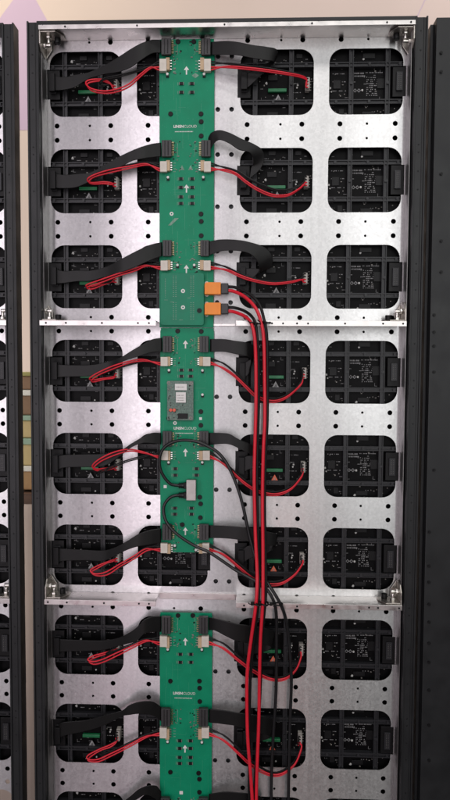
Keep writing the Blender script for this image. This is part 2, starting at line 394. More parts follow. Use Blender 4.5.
# ------------------------------------------------------------------ LED modules behind the sheet
def make_module():
    root = empty('led_module', (0, .004, 0))
    W, H = .3185, .1585
    b = MB(); b.box(-W/2, W/2, .0125, .0145, -H/2, H/2); pc = b.build('circuit_board', M['pcb_black'], root)
    # plastic carrier: outer rim and double ribs
    f = MB(); y0 = .0032
    for x in (-.149, -.1095, -.0495, 0, .0495, .1095, .149):
        for d in (-.0030, .0030): f.box(x+d-.0008, x+d+.0008, y0, .0124, -H/2+.001, H/2-.001)
        f.box(x-.0021, x+.0021, y0+.0025, .0124, -H/2+.002, H/2-.002)
        for z in (0,): f.cyl((x, z), .0026, y0-.0004, y0+.0026, 12)
    for z in (-.0775, -.0302, .0302, .0775):
        for d in ((-.0030, .0030) if abs(z) < .07 else (0,)): f.box(-W/2+.001, W/2-.001, y0+.0004, .0122, z+d-.0008, z+d+.0008)
        if abs(z) < .07: f.box(-W/2+.002, W/2-.002, y0+.0030, .0122, z-.0021, z+.0021)
        for x in (-.1295, -.0795, -.025, .025, .0795, .1295): f.cyl((x, z), .0024, y0-.0002, y0+.003, 12)
    f.build('carrier_frame', M['plastic'], root)
    # input and output sockets in the notches
    for s in (-1, 1):
        x = s*(HALF+HOLE_W/2-.0062)
        b = MB(); b.box(x-.0106, x+.0106, .0012, .0120, -.0240, .0240); so = b.build('ribbon_socket', M['chip'], root, .0005)
        b = MB(); b.box(x-.0052, x+.0052, -.0022, .0010, -.0150, .0150); b.build('shroud', M['plastic'], so, .0004)
        b = MB()
        for k in range(8):
            for q in (-1, 1): b.cbox(x+q*.0016, -.0112+.0032*k, .0007, .0007, -.0030, -.0023)
        b.build('pins', M['comp'], so)
    # power header
    x = -.0225; b = MB(); b.box(x-.0036, x+.0036, .0025, .0122, -.0120, .0070); pw = b.build('power_header', M['dim_plug'], root, .0005)
    b = MB()
    for k in range(4): b.cbox(x+.0050, -.0095+.0046*k, .0024, .0012, .0070, .0080)
    b.build('pins', M['comp'], pw)
    b = MB(); b.box(-.088, -.057, .0060, .0122, -.0120, -.0065); b.build('green_capacitor', M['green_part'], root, .0008)
    # printed marks
    rnd = random.Random(11); s = MB()
    def words(x0, x1, z, h, fill=.8):
        x = x0
        while x < x1:
            w = rnd.uniform(.0006, .0016)
            if rnd.random() < fill: s.quad(x+w/2, z, w, h, .01236)
            x += w + rnd.uniform(.0005, .0009)
    words(.056, .071, .0195, .0024, .95); words(.075, .103, .0205, .0012, .9); words(.056, .073, .0150, .0020, .9); words(.078, .095, .0125, .0013)
    for k in range(9):
        for c in range(4): words(.0765+.0046*c, .0800+.0046*c, .0090-.0032*k, .0013, .72)
    for cx, cz in ((.0575, -.0085), (.0640, -.0085)):
        s.add([(cx-.0032,.01236,cz),(cx,.01236,cz-.0032),(cx+.0032,.01236,cz),(cx,.01236,cz+.0032),
               (cx-.0020,.01236,cz),(cx,.01236,cz-.0020),(cx+.0020,.01236,cz),(cx,.01236,cz+.0020)], [(0,1,5,4),(1,2,6,5),(2,3,7,6),(3,0,4,7)])
    for z in (-.011, .004, .017): words(-.138, -.122, z, .0018, .5); words(.020, .042, z+.002, .0013, .6); words(-.045, -.033, z, .0012, .6)
    for k in range(60):
        x = rnd.uniform(-.140, .135); z = rnd.uniform(-.052, .052)
        words(x, x+rnd.uniform(.003, .007), z, .0011, .75)
    # board outline brackets
    for x in (-.099, -.062, .0545, .0985):
        for z in (-.0215, .0225): s.quad(x, z, .0004, .0050, .01236); s.quad(x+.002, z-.0025, .004, .0004, .01236)
    s.build('silkscreen', M['silk'], root)['kind'] = 'stuff'
    # solder dots and chips
    d = MB(); c = MB(); e = MB()
    for x, z in ((-.0395, -.0035), (-.0385, .0005), (.0695, -.0085), (.0675, -.0555+.004), (-.0995, .0430), (.0705, .0420), (-.0640, -.0500), (.0180, -.0110), (.0160, -.0050), (-.0905, .0040)):
        d = MB(); q = rnd.uniform(.0012, .0024); d.prism([(x+q*rnd.uniform(.6, 1.3)*math.cos(k*.7), z+q*rnd.uniform(.6, 1.3)*math.sin(k*.7)) for k in range(9)], .0108, .0122); d.build('solder_dot', M['dot'], root)
    for k in range(80):
        x = rnd.uniform(-.143, .143); z = rnd.uniform(-.056, .056); w = rnd.choice((.0010, .0016, .0024)); h = rnd.choice((.0010, .0014, .0020))
        e.cbox(x, z, w, h, .0112, .0124)
    for x, z, w, h in ((-.080, .0480, .012, .007), (-.080, .0130, .016, .009), (-.130, .030-.012, .010, .012), (.0795, .0470, .020, .008), (.0795, -.0480, .020, .008), (-.080, -.0475, .018, .008), (.0270, .0010, .012, .014), (-.0270+.062, -.044, .008, .010), (.100, .002, .012, .016), (-.036, .0480, .010, .007)):
        c = MB(); c.cbox(x, z, w, h, .0104, .0124); c.build('chip', M['chip'], root, .0003)
    e.build('small_components', M['comp'], root)['kind'] = 'stuff'
    # warning triangle
    t = MB(); t.add([(-.0772,.0064,-.0275),(-.0648,.0064,-.0275),(-.0710,.0064,-.0165)], [(0,1,2)]); t.cur = 1
    t.add([(-.0732,.0062,-.0262),(-.0722,.0062,-.0262),(-.0697,.0062,-.0215),(-.0706,.0062,-.0212)], [(0,1,2,3)])
    t.add([(-.0712,.0062,-.0262),(-.0702,.0062,-.0262),(-.0688,.0062,-.0232),(-.0696,.0062,-.0230)], [(0,1,2,3)])
    t.cur = 2; t.prism([(-.0775, -.0278), (-.0645, -.0278), (-.0710, -.0161)], .0066, .0122)
    t.build('warning_triangle', [M['silk'], M['chip'], M['chip']], root)
    return root
ORD = ['topmost', 'second', 'third', 'fourth', 'fifth', 'sixth', 'seventh', 'eighth', 'ninth']
proto = make_module(); first = True
tri_alt = None
for side, mx in (('left', -.16), ('right', .16)):
    for r in range(NROW):
        o = proto if first else copy_tree(proto); first = False
        o.location = (mx+random.uniform(-.0004, .0004), .0042+random.uniform(0, .0004), -ROW*r+random.uniform(-.0005, .0005)); o.rotation_euler.y = random.uniform(-.002, .002)
        where = 'topmost of all' if r == 0 else ORD[r] + ' from the top' if r < 8 else 'cut by the photo bottom'
        tag(o, f'black LED module behind the {side} pair of openings, {where}', 'LED module', 'LED modules behind the pierced sheet')
        if side == 'right' and r in (4, 5, 6, 7):
            for ch in children(o):
                if ch.name.startswith('warning_triangle'):
                    if tri_alt is None: tri_alt = ch.data.copy(); tri_alt.materials[0] = M['tri_red']; tri_alt.materials[1] = M['silk']
                    ch.data = tri_alt; ch['label'] = 'orange warning triangle'
for r in range(8):
    o = copy_tree(proto); o.location = (lx+.153, .0042, -ROW*r)
    for ch in children(o):                                   # only its right edge can be seen
        if ch.name.split('.')[0] not in ('circuit_board', 'carrier_frame', 'ribbon_socket') or (ch.name.startswith('ribbon_socket') and sum(v.co.x for v in ch.data.vertices) < 0):
            for g in children(ch): bpy.data.objects.remove(g)
            bpy.data.objects.remove(ch)
    tag(o, f'dark LED module edge at the left photo border, {ORD[r]} from the top', 'LED module', 'LED modules of the left cabinet')

# ------------------------------------------------------------------ hub boards
HB = -.0085                    # front face of the green boards
def text_mesh(body, size, bold, loc, y, parent, name, m):
    cu = bpy.data.curves.new('text', 'FONT'); cu.body = body; cu.size = size; cu.offset = bold; cu.align_x = 'LEFT'; cu.resolution_u = 3; cu.extrude = .0001
    ob = bpy.data.objects.new('text', cu); col.objects.link(ob)
    me = bpy.data.meshes.new_from_object(ob.evaluated_get(bpy.context.evaluated_depsgraph_get()))
    vs = [(loc[0]+v.co.x, y-v.co.z, loc[1]+v.co.y) for v in me.vertices]; fs = [tuple(p.vertices) for p in me.polygons]
    w = max(v.co.x for v in me.vertices)
    bpy.data.objects.remove(ob); bpy.data.curves.remove(cu); bpy.data.meshes.remove(me)
    b = MB(); b.add(vs, fs); b.build(name, m, parent); return w
PX = lambda px, py, Y=HB: (at(px, py, Y).x, at(px, py, Y).z)
K = .00168                     # metres to one photo pixel at the board
def arrow(s, px, py, sc=1):
    x, z = PX(px, py); w = .0022*sc
    s.add([(x-.0044*sc,HB-.0002,z+.0008),(x+.0044*sc,HB-.0002,z+.0008),(x,HB-.0002,z+.0068*sc)], [(0,1,2)])
    s.quad(x, z-.0030*sc, w, .0074*sc, HB-.0002)
def hub(label, px_l, px_r, top, bot, rowspec, arrows, res, screws, dots, rings, squares, texts, notch=None):
    (xa, za), (xb, zb) = PX(px_l, top), PX(px_r, bot)
    root = empty('hub_board', ((xa+xb)/2, HB+.0008, zb)); tag(root, label, 'circuit board', 'green hub boards')
    b = MB(); b.prism([(xa, zb), (xb, zb), (xb, za-.004), (xb-.001, za-.004), (xb-.001, za), (xa+.001, za), (xa+.001, za-.004), (xa, za-.004)], HB, HB+.0016); b.build('circuit_board', M['green_pcb'], root, .0002)
    st = MB()
    for z in (za-.03, (za+zb)/2, zb+.03):
        for x in (xa+.012, xb-.012): st.cyl((x, z), .003, HB+.0016, -.0001, 8)
    st.build('standoffs', M['solder'], root)
    rnd = random.Random(int(top)); s = MB(); g = MB()
    for a in arrows: arrow(s, *a)
    for px, py, r0, r1 in rings: s.ring(PX(px, py), r0, r1, HB-.0002)
    for px, py, w, h in squares: x, z = PX(px, py); s.quad(x, z, w, h, HB-.0002)
    # pin legends next to each header, as on the real board
    for (py0, py1, q0, q1, _) in rowspec:
        for sx, px in ((1, 174.5), (-1, 196.5)):
            for k in range(5):
                x, z = PX(px+sx*(0 if k % 2 else 2.5), py0+2+(py1-py0-3)*k/4); g.quad(x, z, .0026, .0006, HB-.00015)
            for k in range(4):
                x, z = PX(px, q0+1.5+(q1-q0-2)*k/3); g.quad(x, z, .0042, .0011, HB-.00015)
        for px in (177.6, 195):
            x, z = PX(px, (py0+py1)/2); g.quad(x, z, .0007, (py1-py0)*K*.75, HB-.00015)
    # faint copper runs under the mask
    t = MB()
    for k in range(150):
        x, z = PX(rnd.uniform(px_l+2, px_r-2), rnd.uniform(top+3, bot-2)); t.cbox(x, z, .0008, .0008, HB-.00012, HB-.00005)
    for k in range(14):
        px, py = rnd.uniform(px_l+6, px_r-18), rnd.uniform(top+8, bot-6); ln = rnd.uniform(5, 14); x, z = PX(px, py); t.quad(x+ln*K/2, z, ln*K, .0005, HB-.00014)
    for k in range(34):
        px = rnd.uniform(px_l+3, px_r-3); py = rnd.uniform(top+6, bot-18); ln = rnd.uniform(6, 22); x, z = PX(px, py)
        t.quad(x, z-ln*K/2, .0005, ln*K, HB-.0001)
    t.build('copper_runs', M['trace'], root)['kind'] = 'stuff'
    sm = MB(); sm2 = MB()
    for (py0, py1, q0, q1, _) in rowspec:
        for k in range(26):
            px = rnd.choice((rnd.uniform(173.5, 181), rnd.uniform(190, 198))); py = rnd.uniform(py0-1, q1+3)
            x, z = PX(px, py); w, h = rnd.choice(((.0020, .0011), (.0011, .0020), (.0030, .0016)))
            (sm if k % 3 else sm2).cbox(x, z, w, h, HB-.0011, HB-.00025)
    sm.build('small_components', M['comp'], root)['kind'] = 'stuff'; sm2.build('dark_components', M['chip'], root)['kind'] = 'stuff'
    for px, py in res:
        x, z = PX(px, py); r = MB(); r.cbox(x, z, .0058, .0048, HB-.0022, HB-.0003); ro = r.build('resistor', M['chip'], root, .0003)
        r = MB(); r.cbox(x-.0034, z, .0010, .0044, HB-.0018, HB-.0003); r.cbox(x+.0034, z, .0010, .0044, HB-.0018, HB-.0003); r.build('contacts', M['comp'], ro)
        x2, z2 = PX(px-3.6, py); g.quad(x2, z2, .0008, .0050, HB-.00015)
    for px, py in screws:
        x, z = PX(px, py); r = MB(); r.cyl((x, z), .0037, HB-.0016, HB-.0002, 18, .0041); ro = r.build('screw', M['chip'], root)
    for px, py in dots:
        x, z = PX(px, py); r = MB(); r.cyl((x, z), .0022, HB-.0045, HB-.0003, 14); ro = r.build('white_led', M['label'], root, .0006)
        r = MB(); r.cbox(x, z-.0032, .0046, .0028, HB-.0020, HB-.0003); r.build('base', M['chip'], ro)
    for (p0, p1, q0, q1, xs) in rowspec:
        for sx, (pxa, pxb) in zip((-1, 1), xs[:2]):
            x0, z0 = PX(pxa, p1); x1, z1 = PX(pxb, p0)
            r = MB(); r.box(x0+.0006, x1-.0006, HB-.006, HB-.0003, z0+.0006, z1-.0006); so = r.build('ribbon_socket', M['chip'], root, .0004)
            r = MB(); xi = x1 if sx < 0 else x0
            for k in range(8): zz = z0+.003+(z1-z0-.006)*k/7; r.box(min(xi, xi-sx*.0034), max(xi, xi-sx*.0034), HB-.0022, HB-.0004, zz-.0006, zz+.0006)
            r.build('pins', M['gold'], so)
        for sx, (pxa, pxb) in zip((-1, 1), xs[2:]):
            x0, z0 = PX(pxa, q1); x1, z1 = PX(pxb, q0); xc = x0+(x1-x0)*(.62 if sx < 0 else .38)
            r = MB(); r.box(min(xc, x1 if sx < 0 else x0), max(xc, x1 if sx < 0 else x0), HB-.0075, HB-.0003, z0, z1); so = r.build('power_socket', M['beige_plug'], root, .0006)
            r = MB(); xi = x1 if sx < 0 else x0
            for k in range(4): zz = z0+.003+(z1-z0-.006)*k/3; r.box(min(xi, xi-sx*.003), max(xi, xi-sx*.003), HB-.003, HB-.0004, zz-.0008, zz+.0008)
            r.build('pins', M['solder'], so)
    for px, py in texts:
        x, z = PX(px, py+1.4)
        w = text_mesh('LINSN', .0062, .00022, (x, z), HB-.0002, root, 'lettering', M['label'])
        text_mesh('CLOUD', .0062, -.00002, (x+w+.0006, z), HB-.0002, root, 'lettering', M['label'])
        xx = x+.003
        while xx < x+w+.016:
            w2 = rnd.uniform(.0005, .0012); s.quad(xx, z-.0064, w2, .0015, HB-.0002); xx += w2+.0006
    s.build('silkscreen', M['label'], root)['kind'] = 'stuff'; g.build('pin_legend', M['dull_silk'], root)['kind'] = 'stuff'
    return root
XS = lambda d=0, e=0: ((162+d, 171.6+d), (200.8+d+e, 210.4+d+e), (160+d, 170.2+d), (200.4+d+e, 211+d+e))
hubA = hub('upper green hub board with the square daughter board and two orange plugs', 159.4, 213.4, 39.4, 327.6,
    [(39.8, 55.6, 59.6, 72, XS()), (141, 157.2, 161.6, 172.2, XS(.3)), (240.6, 256.2, 260.8, 270.6, XS(.6, -.9))],
    [(186.5, 70.5), (186.5, 188.6), (186.4, 269)],
    [(181.5, 84), (192, 84), (181.5, 92.6), (192, 92.6)] + [(x, y) for x in (181, 192.2) for y in (179, 187.6, 197, 203.6)],
    [(178, 41.8), (193.8, 41.8), (170.6, 114), (201, 114), (201.2, 121.8), (201.2, 136), (201, 214), (201.2, 221.4), (201.2, 235.7), (170.8, 322+5.4-1)][:9],
    [(167.6, 75), (204.2, 75), (168.2, 178), (203.4, 177.8), (177.7, 265.4), (194.4, 265.4)],
    [(171.6, 213.8, .0013, .0032)], [], [(173.4, 126.4)])
hubB = hub('middle green hub board with the receiver card and silver network socket', 160.2, 213.0, 328.0, 552.8,
    [(336.4, 352.2, 356.8, 366, XS(.6, -1.6)), (431, 446.2, 450.4, 459.8, XS(.6, -2)), (523.6, 539.2, 543, 552.4, XS(.9, -2.2))],
    [(185.5, 344.4), (185.5, 452.6), (185.4, 531.2)],
    [(181.5, 370), (190.8, 370), (181.5, 376.2), (190.8, 376.2), (175.4, 468.6), (196.6, 468.6), (175.4, 475), (196.6, 475), (175, 508), (191.6, 508), (175, 514), (191.6, 514)],
    [(177.7, 331), (201.2, 331.4), (200.8, 411.6), (200.8, 425.3), (168.8, 418.4), (199.8, 497.2), (200.6, 503.8), (200.4, 517.6), (182.3, 524.6)],
    [(169.2, 370.2), (202.6, 370.4), (202.6, 394.6), (168.8, 462), (202.4, 462), (175, 545), (196, 549.4)],
    [(175, 423, .0013, .0032)], [(165.2, 486.6, .0052, .0052), (200.6, 418.6, .0045, .0045)], [(173.6, 428)])
hubC = hub('lower green hub board running out of the photo bottom', 159.8, 211.4, 612.4, 836,
    [(616, 632.6, 635.4, 646, XS(-.2, -2)), (707.6, 724.6, 726.8, 737, XS(-.4, -1.6)), (798, 815, 817, 827, XS(-.4, -1.6))],
    [(185.4, 641.6), (185, 748.8)],
    [(180.4, 654), (191, 654), (180.4, 662), (191, 662)] + [(x, y) for x in (179.8, 190.6) for y in (740.4, 748, 757, 763)],
    [(178, 615.4), (192.8, 615.4), (170.4, 681), (199.4, 681), (199.6, 688), (199.8, 701.4), (170.4, 772), (198.6, 773), (199.4, 779), (199.4, 792)],
    [(168, 648.4), (202, 648.6), (167.8, 740.4), (202, 741)],
    [], [(181.2, 792.6, .006, .006)], [(173, 692.8)])
# pale marks of the first board
b = MB(); x, z = PX(195.4, 75.6); b.add([(x-.006,HB-.0002,z),(x,HB-.0002,z-.0042),(x+.006,HB-.0002,z),(x,HB-.0002,z+.0042)], [(0,1,2,3)])
for px in (182, 190.6): x, z = PX(px, 167.6); b.add([(x-.004,HB-.0002,z-.004),(x+.004,HB-.0002,z-.004),(x,HB-.0002,z+.004)], [(0,1,2)])
x, z = PX(173.4, 221.8); b.add([(x-.009,HB-.0002,z-.006),(x-.004,HB-.0002,z-.006),(x+.009,HB-.0002,z+.006),(x+.002,HB-.0002,z+.006)], [(0,1,2,3)])
b.build('pale_marks', M['dull_silk'], hubA)['kind'] = 'stuff'
x, z = PX(205.5, 289); 
b = MB()
for py in (283.4, 294.6, 303.6, 314.6): b.ring(PX(206.8, py), .0012, .0034, HB-.0002)
b.build('socket_rings', M['label'], hubA)
# nickel network socket
x0, z0 = PX(186.2, 500.6, HB-.012); x1, z1 = PX(196, 480, HB-.012)
b = MB(); b.box(x0, x1, HB-.0125, HB-.0003, z0, z1); ns = b.build('network_socket', M['rj'], hubB, .0008)
b = MB(); b.box(x0-.0004, x0-.0001, HB-.0105, HB-.002, z0+.002, (z0+z1)/2-.001); b.box(x0-.0004, x0-.0001, HB-.0105, HB-.002, (z0+z1)/2+.001, z1-.002); b.build('opening', M['chip'], ns)

# daughter board
DB = HB-.0075; (xa, za), (xb, zb) = PX(160.6, 273, DB), PX(203.8, 325.2, DB)
pb = empty('power_board', ((xa+xb)/2, DB, zb)); tag(pb, 'square dark green daughter board plugged on beside the orange plugs', 'circuit board')
b = MB(); b.prism(rrect(xa, xb, zb, za, .004), DB, DB+.0016); b.build('circuit_board', M['green_dark'], pb, .0002)
b = MB(); b.box(xa+.012, xb-.016, DB+.0017, HB-.0003, zb+.006, za-.006); b.build('header_block', M['chip'], pb)
b = MB(); rnd = random.Random(5)
for px in (173.5, 176, 191, 193.5):
    for k in range(22):
        py = 276+k*2.05
        if 297 < py < 301: continue
        x, z = PX(px, py, DB); b.quad(x, z, .0022, .0010, DB-.0002)
for k in range(14):
    x, z = PX(165.4, 279+k*1.4, DB); b.quad(x, z, rnd.uniform(.0006, .0018), .0010, DB-.0002)
for p, q in ((166, 300), (172, 302), (189, 298), (181, 320)): x, z = PX(p, q, DB); b.quad(x, z, .006, .0008, DB-.0002)
b.build('silkscreen', M['dull_silk'], pb)
b = MB()
for px, py in ((183, 291), (183, 307.4)): b.ring(PX(px, py, DB), .0014, .0034, DB-.0002)
b.build('mounting_rings', M['label'], pb)
x, z = PX(199.4, 310.6, DB); b = MB(); b.cyl((x, z), .0040, DB-.0012, DB-.0002, 18); b.build('screw', M['chip'], pb)

# receiver card
RC = HB-.0060; (xa, za), (xb, zb) = PX(167.2, 380.8, RC), PX(193.4, 420.4, RC)
rc = empty('receiver_card', ((xa+xb)/2, RC, zb)); tag(rc, 'small grey receiver card with white labels on the middle hub board', 'circuit board')
b = MB(); b.box(xa, xb, RC, RC+.0014, zb, za); b.build('circuit_board', M['card'], rc, .0002)
b = MB(); b.box(xa+.002, xa+.006, RC+.0015, HB-.0003, zb+.006, za-.006); b.box(xb-.006, xb-.002, RC+.0015, HB-.0003, zb+.006, za-.006); b.build('header_block', M['chip'], rc)
for px, py, w, h, t in ((181, 387, 12, 6.4, .0016), (181, 397.4, 10, 10.4, .0022)):
    x, z = PX(px, py, RC); b = MB(); b.cbox(x, z, w*K, h*K, RC-t, RC-.0002); lb = b.build('shielded_chip', M['label'], rc, .0003)
    b = MB(); rnd = random.Random(int(py))
    for q in range(3 if h > 8 else 1):
        xx = x-w*K*.36
        while xx < x+w*K*.33: ww = rnd.uniform(.0006, .0014); b.quad(xx, z+(h*K*.2 - q*.0042 if h > 8 else 0), ww, .0014, RC-t-.0001); xx += ww+.0008
    b.build('print', M['comp'], lb)
x, z = PX(172.2, 410, RC); b = MB(); b.cyl((x-.0022, z), .0028, RC-.0035, RC-.0002, 14); b.cyl((x+.0036, z), .0028, RC-.0035, RC-.0002, 14); b.build('red_indicator', M['redchip'], rc, .0005)
x, z = PX(183, 416, RC); b = MB(); b.cbox(x, z, .0165, .0085, RC-.003, RC-.0002); b.build('chip', M['chip'], rc, .0004)
for px, py in ((168.6, 383), (191.2, 383.4), (190.6, 418.2)):
    b = MB(); b.ring(PX(px, py, RC), .0012, .0030, RC-.0002); b.build('mounting_ring', M['comp'], rc)
b = MB(); c = MB(); rnd = random.Random(9)
for k in range(70):
    px, py = rnd.uniform(168.5, 192), rnd.uniform(383, 419)
    if 173.5 < px < 188.5 and 382 < py < 404: continue
    x, z = PX(px, py, RC); (b if k % 2 else c).cbox(x, z, rnd.uniform(.0008, .0024), rnd.uniform(.0008, .002), RC-.0010, RC-.0002)
b.build('small_components', M['comp'], rc); c.build('dark_components', M['chip'], rc)

# ------------------------------------------------------------------ ribbon cables
def lerp_list(a, t):
    f = t*(len(a)-1); i = min(int(f), len(a)-2); return a[i] + (a[i+1]-a[i])*(f-i)
def ribbon_strip(pairs, bow=0):
    """pairs: list of (upper point, lower point); a flat 16-core cable, ridged, 1 mm thick"""
    U = spline([p[0] for p in pairs], 7); L = spline([p[1] for p in pairs], 7); n = 24
    vs = []; fs = []; th = .0009
    for i in range(len(U)):
        t = (U[min(i+1, len(U)-1)]+L[min(i+1, len(U)-1)] - U[max(i-1, 0)]-L[max(i-1, 0)])
        a = L[i]-U[i]; nn = a.cross(t)
        if nn.length < 1e-9: nn = Vector((0, -1, 0))
        nn.normalize()
        if nn.y > 0: nn = -nn
        for k in range(n+1):
            p = U[i].lerp(L[i], k/n); w = (.00042 if k % 2 else 0)
            vs.append(p + nn*(th/2+w))
        for k in range(n, -1, -1):
            p = U[i].lerp(L[i], k/n); w = (.00042 if k % 2 else 0)
            vs.append(p - nn*(th/2+w))
    m = 2*(n+1)
    for i in range(len(U)-1):
        for k in range(m): fs.append((i*m+k, i*m+(k+1) % m, (i+1)*m+(k+1) % m, (i+1)*m+k))
    fs.append(tuple(range(m))); fs.append(tuple((len(U)-1)*m+k for k in range(m-1, -1, -1)))
    b = MB(); b.add(vs, fs, True); return b
ZS = 130/450
def ribbon(origin, spec, hubbox, label, group, endsock):
    """spec rows: (x_upper, y_upper, x_lower, y_lower, depth) in enlarged photo coordinates, from hub to module"""
    ox, oy = origin
    pairs = [(at(ox+a*ZS, oy+c*ZS, -d), at(ox+e*ZS, oy+g*ZS, -d)) for a, c, e, g, d in spec]
    if endsock is not None:
        pairs.append((Vector((endsock[0], -.0060, endsock[1]+.0125)), Vector((endsock[0], -.0060, endsock[1]-.0125))))
    x0, y0, x1, y1 = hubbox; p = at(x0, y1, HB-.008); q = at(x1, y0, HB-.008)
    root = empty('ribbon_cable', ((p.x+q.x)/2, HB-.008, p.z)); tag(root, label, 'cable', group)
    ribbon_strip(pairs).build('flat_cable', M['ribbon'], root)
    b = MB(); b.box(p.x, q.x, HB-.0125, HB-.0062, p.z, q.z); pl = b.build('plug', M['idc'], root, .0006)
    b = MB(); w = (q.x-p.x); b.box(p.x+w*.30, p.x+w*.36, HB-.0131, HB-.0126, p.z+.001, q.z-.001); b.box(p.x+w*.62, p.x+w*.70, HB-.0133, HB-.0126, p.z+.002, q.z-.002)
    b.build('strain_bar', M['chip'], pl)
    if endsock is not None:
        ex, ez_ = endsock; b = MB(); b.box(ex-.0048, ex+.0048, -.0105, -.0032, ez_-.0148, ez_+.0148); b.build('plug', M['chip'], root, .0005)
SOCKX = HALF+HOLE_W/2-.0062
YL = [35, 130, 230, 325, 415, 510, 600, 690]; YR = [30, 125, 225, 320, 415, 505, 600, 690]
def V(*rows): return [(x, u, x, l, d) for x, u, l, d in rows]
LR = [
 V((402,18,62,.017),(372,17,64,.022),(335,28,86,.028),(298,48,112,.028),(255,76,128,.024),(205,106,136,.018),(150,130,152,.012),(105,138,180,.010),(65,146,190,.009)),
 V((402,44,92,.017),(370,48,95,.022),(335,58,100,.027),(300,72,108,.027),(262,90,128,.023),(215,116,150,.018),(160,146,176,.012),(110,152,198,.010),(65,155,202,.009)),
 V((405,42,90,.017),(368,50,104,.023),(322,70,124,.028),(272,96,144,.027),(215,126,160,.018),(160,140,176,.012),(110,140,178,.010),(65,142,184,.009)),
 V((405,44,92,.017),(370,50,95,.023),(332,70,106,.028),(295,92,118,.026),(262,112,130,.022),(220,126,160,.014),(160,138,176,.011),(65,138,180,.009)),
 V((402,62,102,.017),(370,62,98,.023),(338,76,97,.027),(300,98,112,.026),(262,122,140,.020),(205,134,176,.013),(140,136,180,.011),(68,138,182,.009)),
 V((402,64,112,.017),(362,70,120,.024),(322,84,126,.028),(280,110,140,.026),(240,130,160,.020),(200,140,176,.014),(140,138,174,.011),(65,134,176,.009)),
 V((402,56,110,.017),(368,58,110,.024),(342,70,118,.028),(318,94,142,.027),(290,114,150,.024),(250,132,160,.018),(190,140,174,.012),(65,136,178,.009)),
 V((402,58,108,.017),(372,40,88,.024),(330,40,82,.030),(292,52,86,.030),(264,72,92,.026),(205,88,122,.018),(140,104,142,.012),(60,112,160,.009)),
]
RR = [
 V((55,42,86,.017),(105,38,86,.024),(150,42,88,.028),(200,52,98,.028),(245,58,105,.026)) + [(280,66,272,110,.021),(284,92,262,130,.014),(240,120,225,160,.010),(190,146,188,195,.009)],
 [(46,44,50,90,.017),(58,26,66,64,.022),(86,18,86,52,.027),(122,28,118,64,.029),(162,48,152,86,.028),(204,66,186,94,.025),(232,86,200,112,.020),(240,116,202,132,.014),(226,152,194,150,.010),(190,180,186,200,.009)],
 [(46,58,46,106,.017),(90,50,95,90,.024),(150,52,150,90,.029),(200,62,190,100,.029),(246,80,214,124,.025),(268,112,222,148,.020),(258,150,218,166,.013),(195,150,195,186,.009)],
 V((52,66,110,.017),(100,66,110,.024),(140,72,118,.027),(180,78,126,.025)) + [(206,92,194,142,.018),(206,126,190,166,.012),(185,140,185,188,.009)],
 V((48,62,104,.017),(88,62,100,.024),(120,66,102,.027),(152,84,116,.026),(190,100,136,.022),(225,118,162,.015)) + [(238,140,215,182,.011),(188,140,188,188,.009)],
 V((48,70,114,.017),(100,72,115,.024),(150,75,120,.027),(200,82,130,.026),(258,94,140,.022)) + [(284,102,278,142,.016),(270,128,250,166,.011),(188,140,188,186,.009)],
 V((48,60,104,.017),(70,64,106,.023),(105,72,124,.027),(145,82,142,.027),(200,90,152,.023),(255,100,158,.017)) + [(272,116,258,172,.012),(190,144,190,190,.009)],
 V((48,66,112,.017),(100,70,118,.024),(150,78,126,.027),(205,86,146,.024),(250,94,156,.018)) + [(270,112,255,168,.012),(190,136,190,184,.009)],
]
HL = [(161.6,39.8,171.4,55.8),(162,141,171.8,157.4),(163,240.6,171.8,256.6),(163,336.2,172,352.4),(163,431,172,446.4),(162.6,523.8,171.6,539.4),(161.8,616,171,633),(161.4,707.6,170.6,725)]
HR = [(201.4,39.8,210.6,56),(201.4,141,210.8,157.4),(200.4,240.6,209,256.6),(199.6,336.2,208.6,352.4),(199.4,431,208.6,446.4),(199.4,523.8,208.8,539.4),(198.8,616,208.2,633),(198.8,707.6,208.2,725)]
LBL_L = ['arching high beside the top left corner', 'draped over the second left opening', 'sloping straight down to the third left opening', 'dipping just below the upper cross beam',
         'narrow and dark beside the loop of black network cable', 'lying just above the lower cross beam', 'curled under the lower cross beam', 'with a grey sheen, lowest full one']
LBL_R = ['along the top edge, folded at its end', 'rising in a tight arch, second from top', 'bending down above the orange plugs', 'passing just below the upper cross beam',
         'sagging under the start of the black network cable', 'running level above the lower cross beam', 'wide and slanting just under the lower cross beam', 'lowest full one, behind the red leads']
for r in range(8):
    ribbon((45, YL[r]), LR[r], HL[r], 'black ribbon cable on the left, ' + LBL_L[r], 'flat ribbon cables', (-.16-SOCKX, -ROW*r))
    ribbon((195, YR[r]), RR[r], HR[r], 'black ribbon cable on the right, ' + LBL_R[r], 'flat ribbon cables', (.16-SOCKX, -ROW*r))
ribbon((45, 690), V((402,350,395,.017),(385,332,378,.022),(352,332,362,.028),(322,345,376,.028),(292,370,396,.026),(250,395,425,.018),(150,410,450,.010)), (161, 797, 170, 814), 'black ribbon cable at the photo bottom left of the lowest board', 'flat ribbon cables', (-.16-SOCKX, -ROW*8))
ribbon((195, 690), V((48,360,400,.017),(100,352,396,.024),(150,354,396,.028),(200,362,410,.024),(230,380,430,.015)), (198.8, 797, 208, 814), 'black ribbon cable at the photo bottom right of the lowest board', 'flat ribbon cables', (.16-SOCKX, -ROW*8))

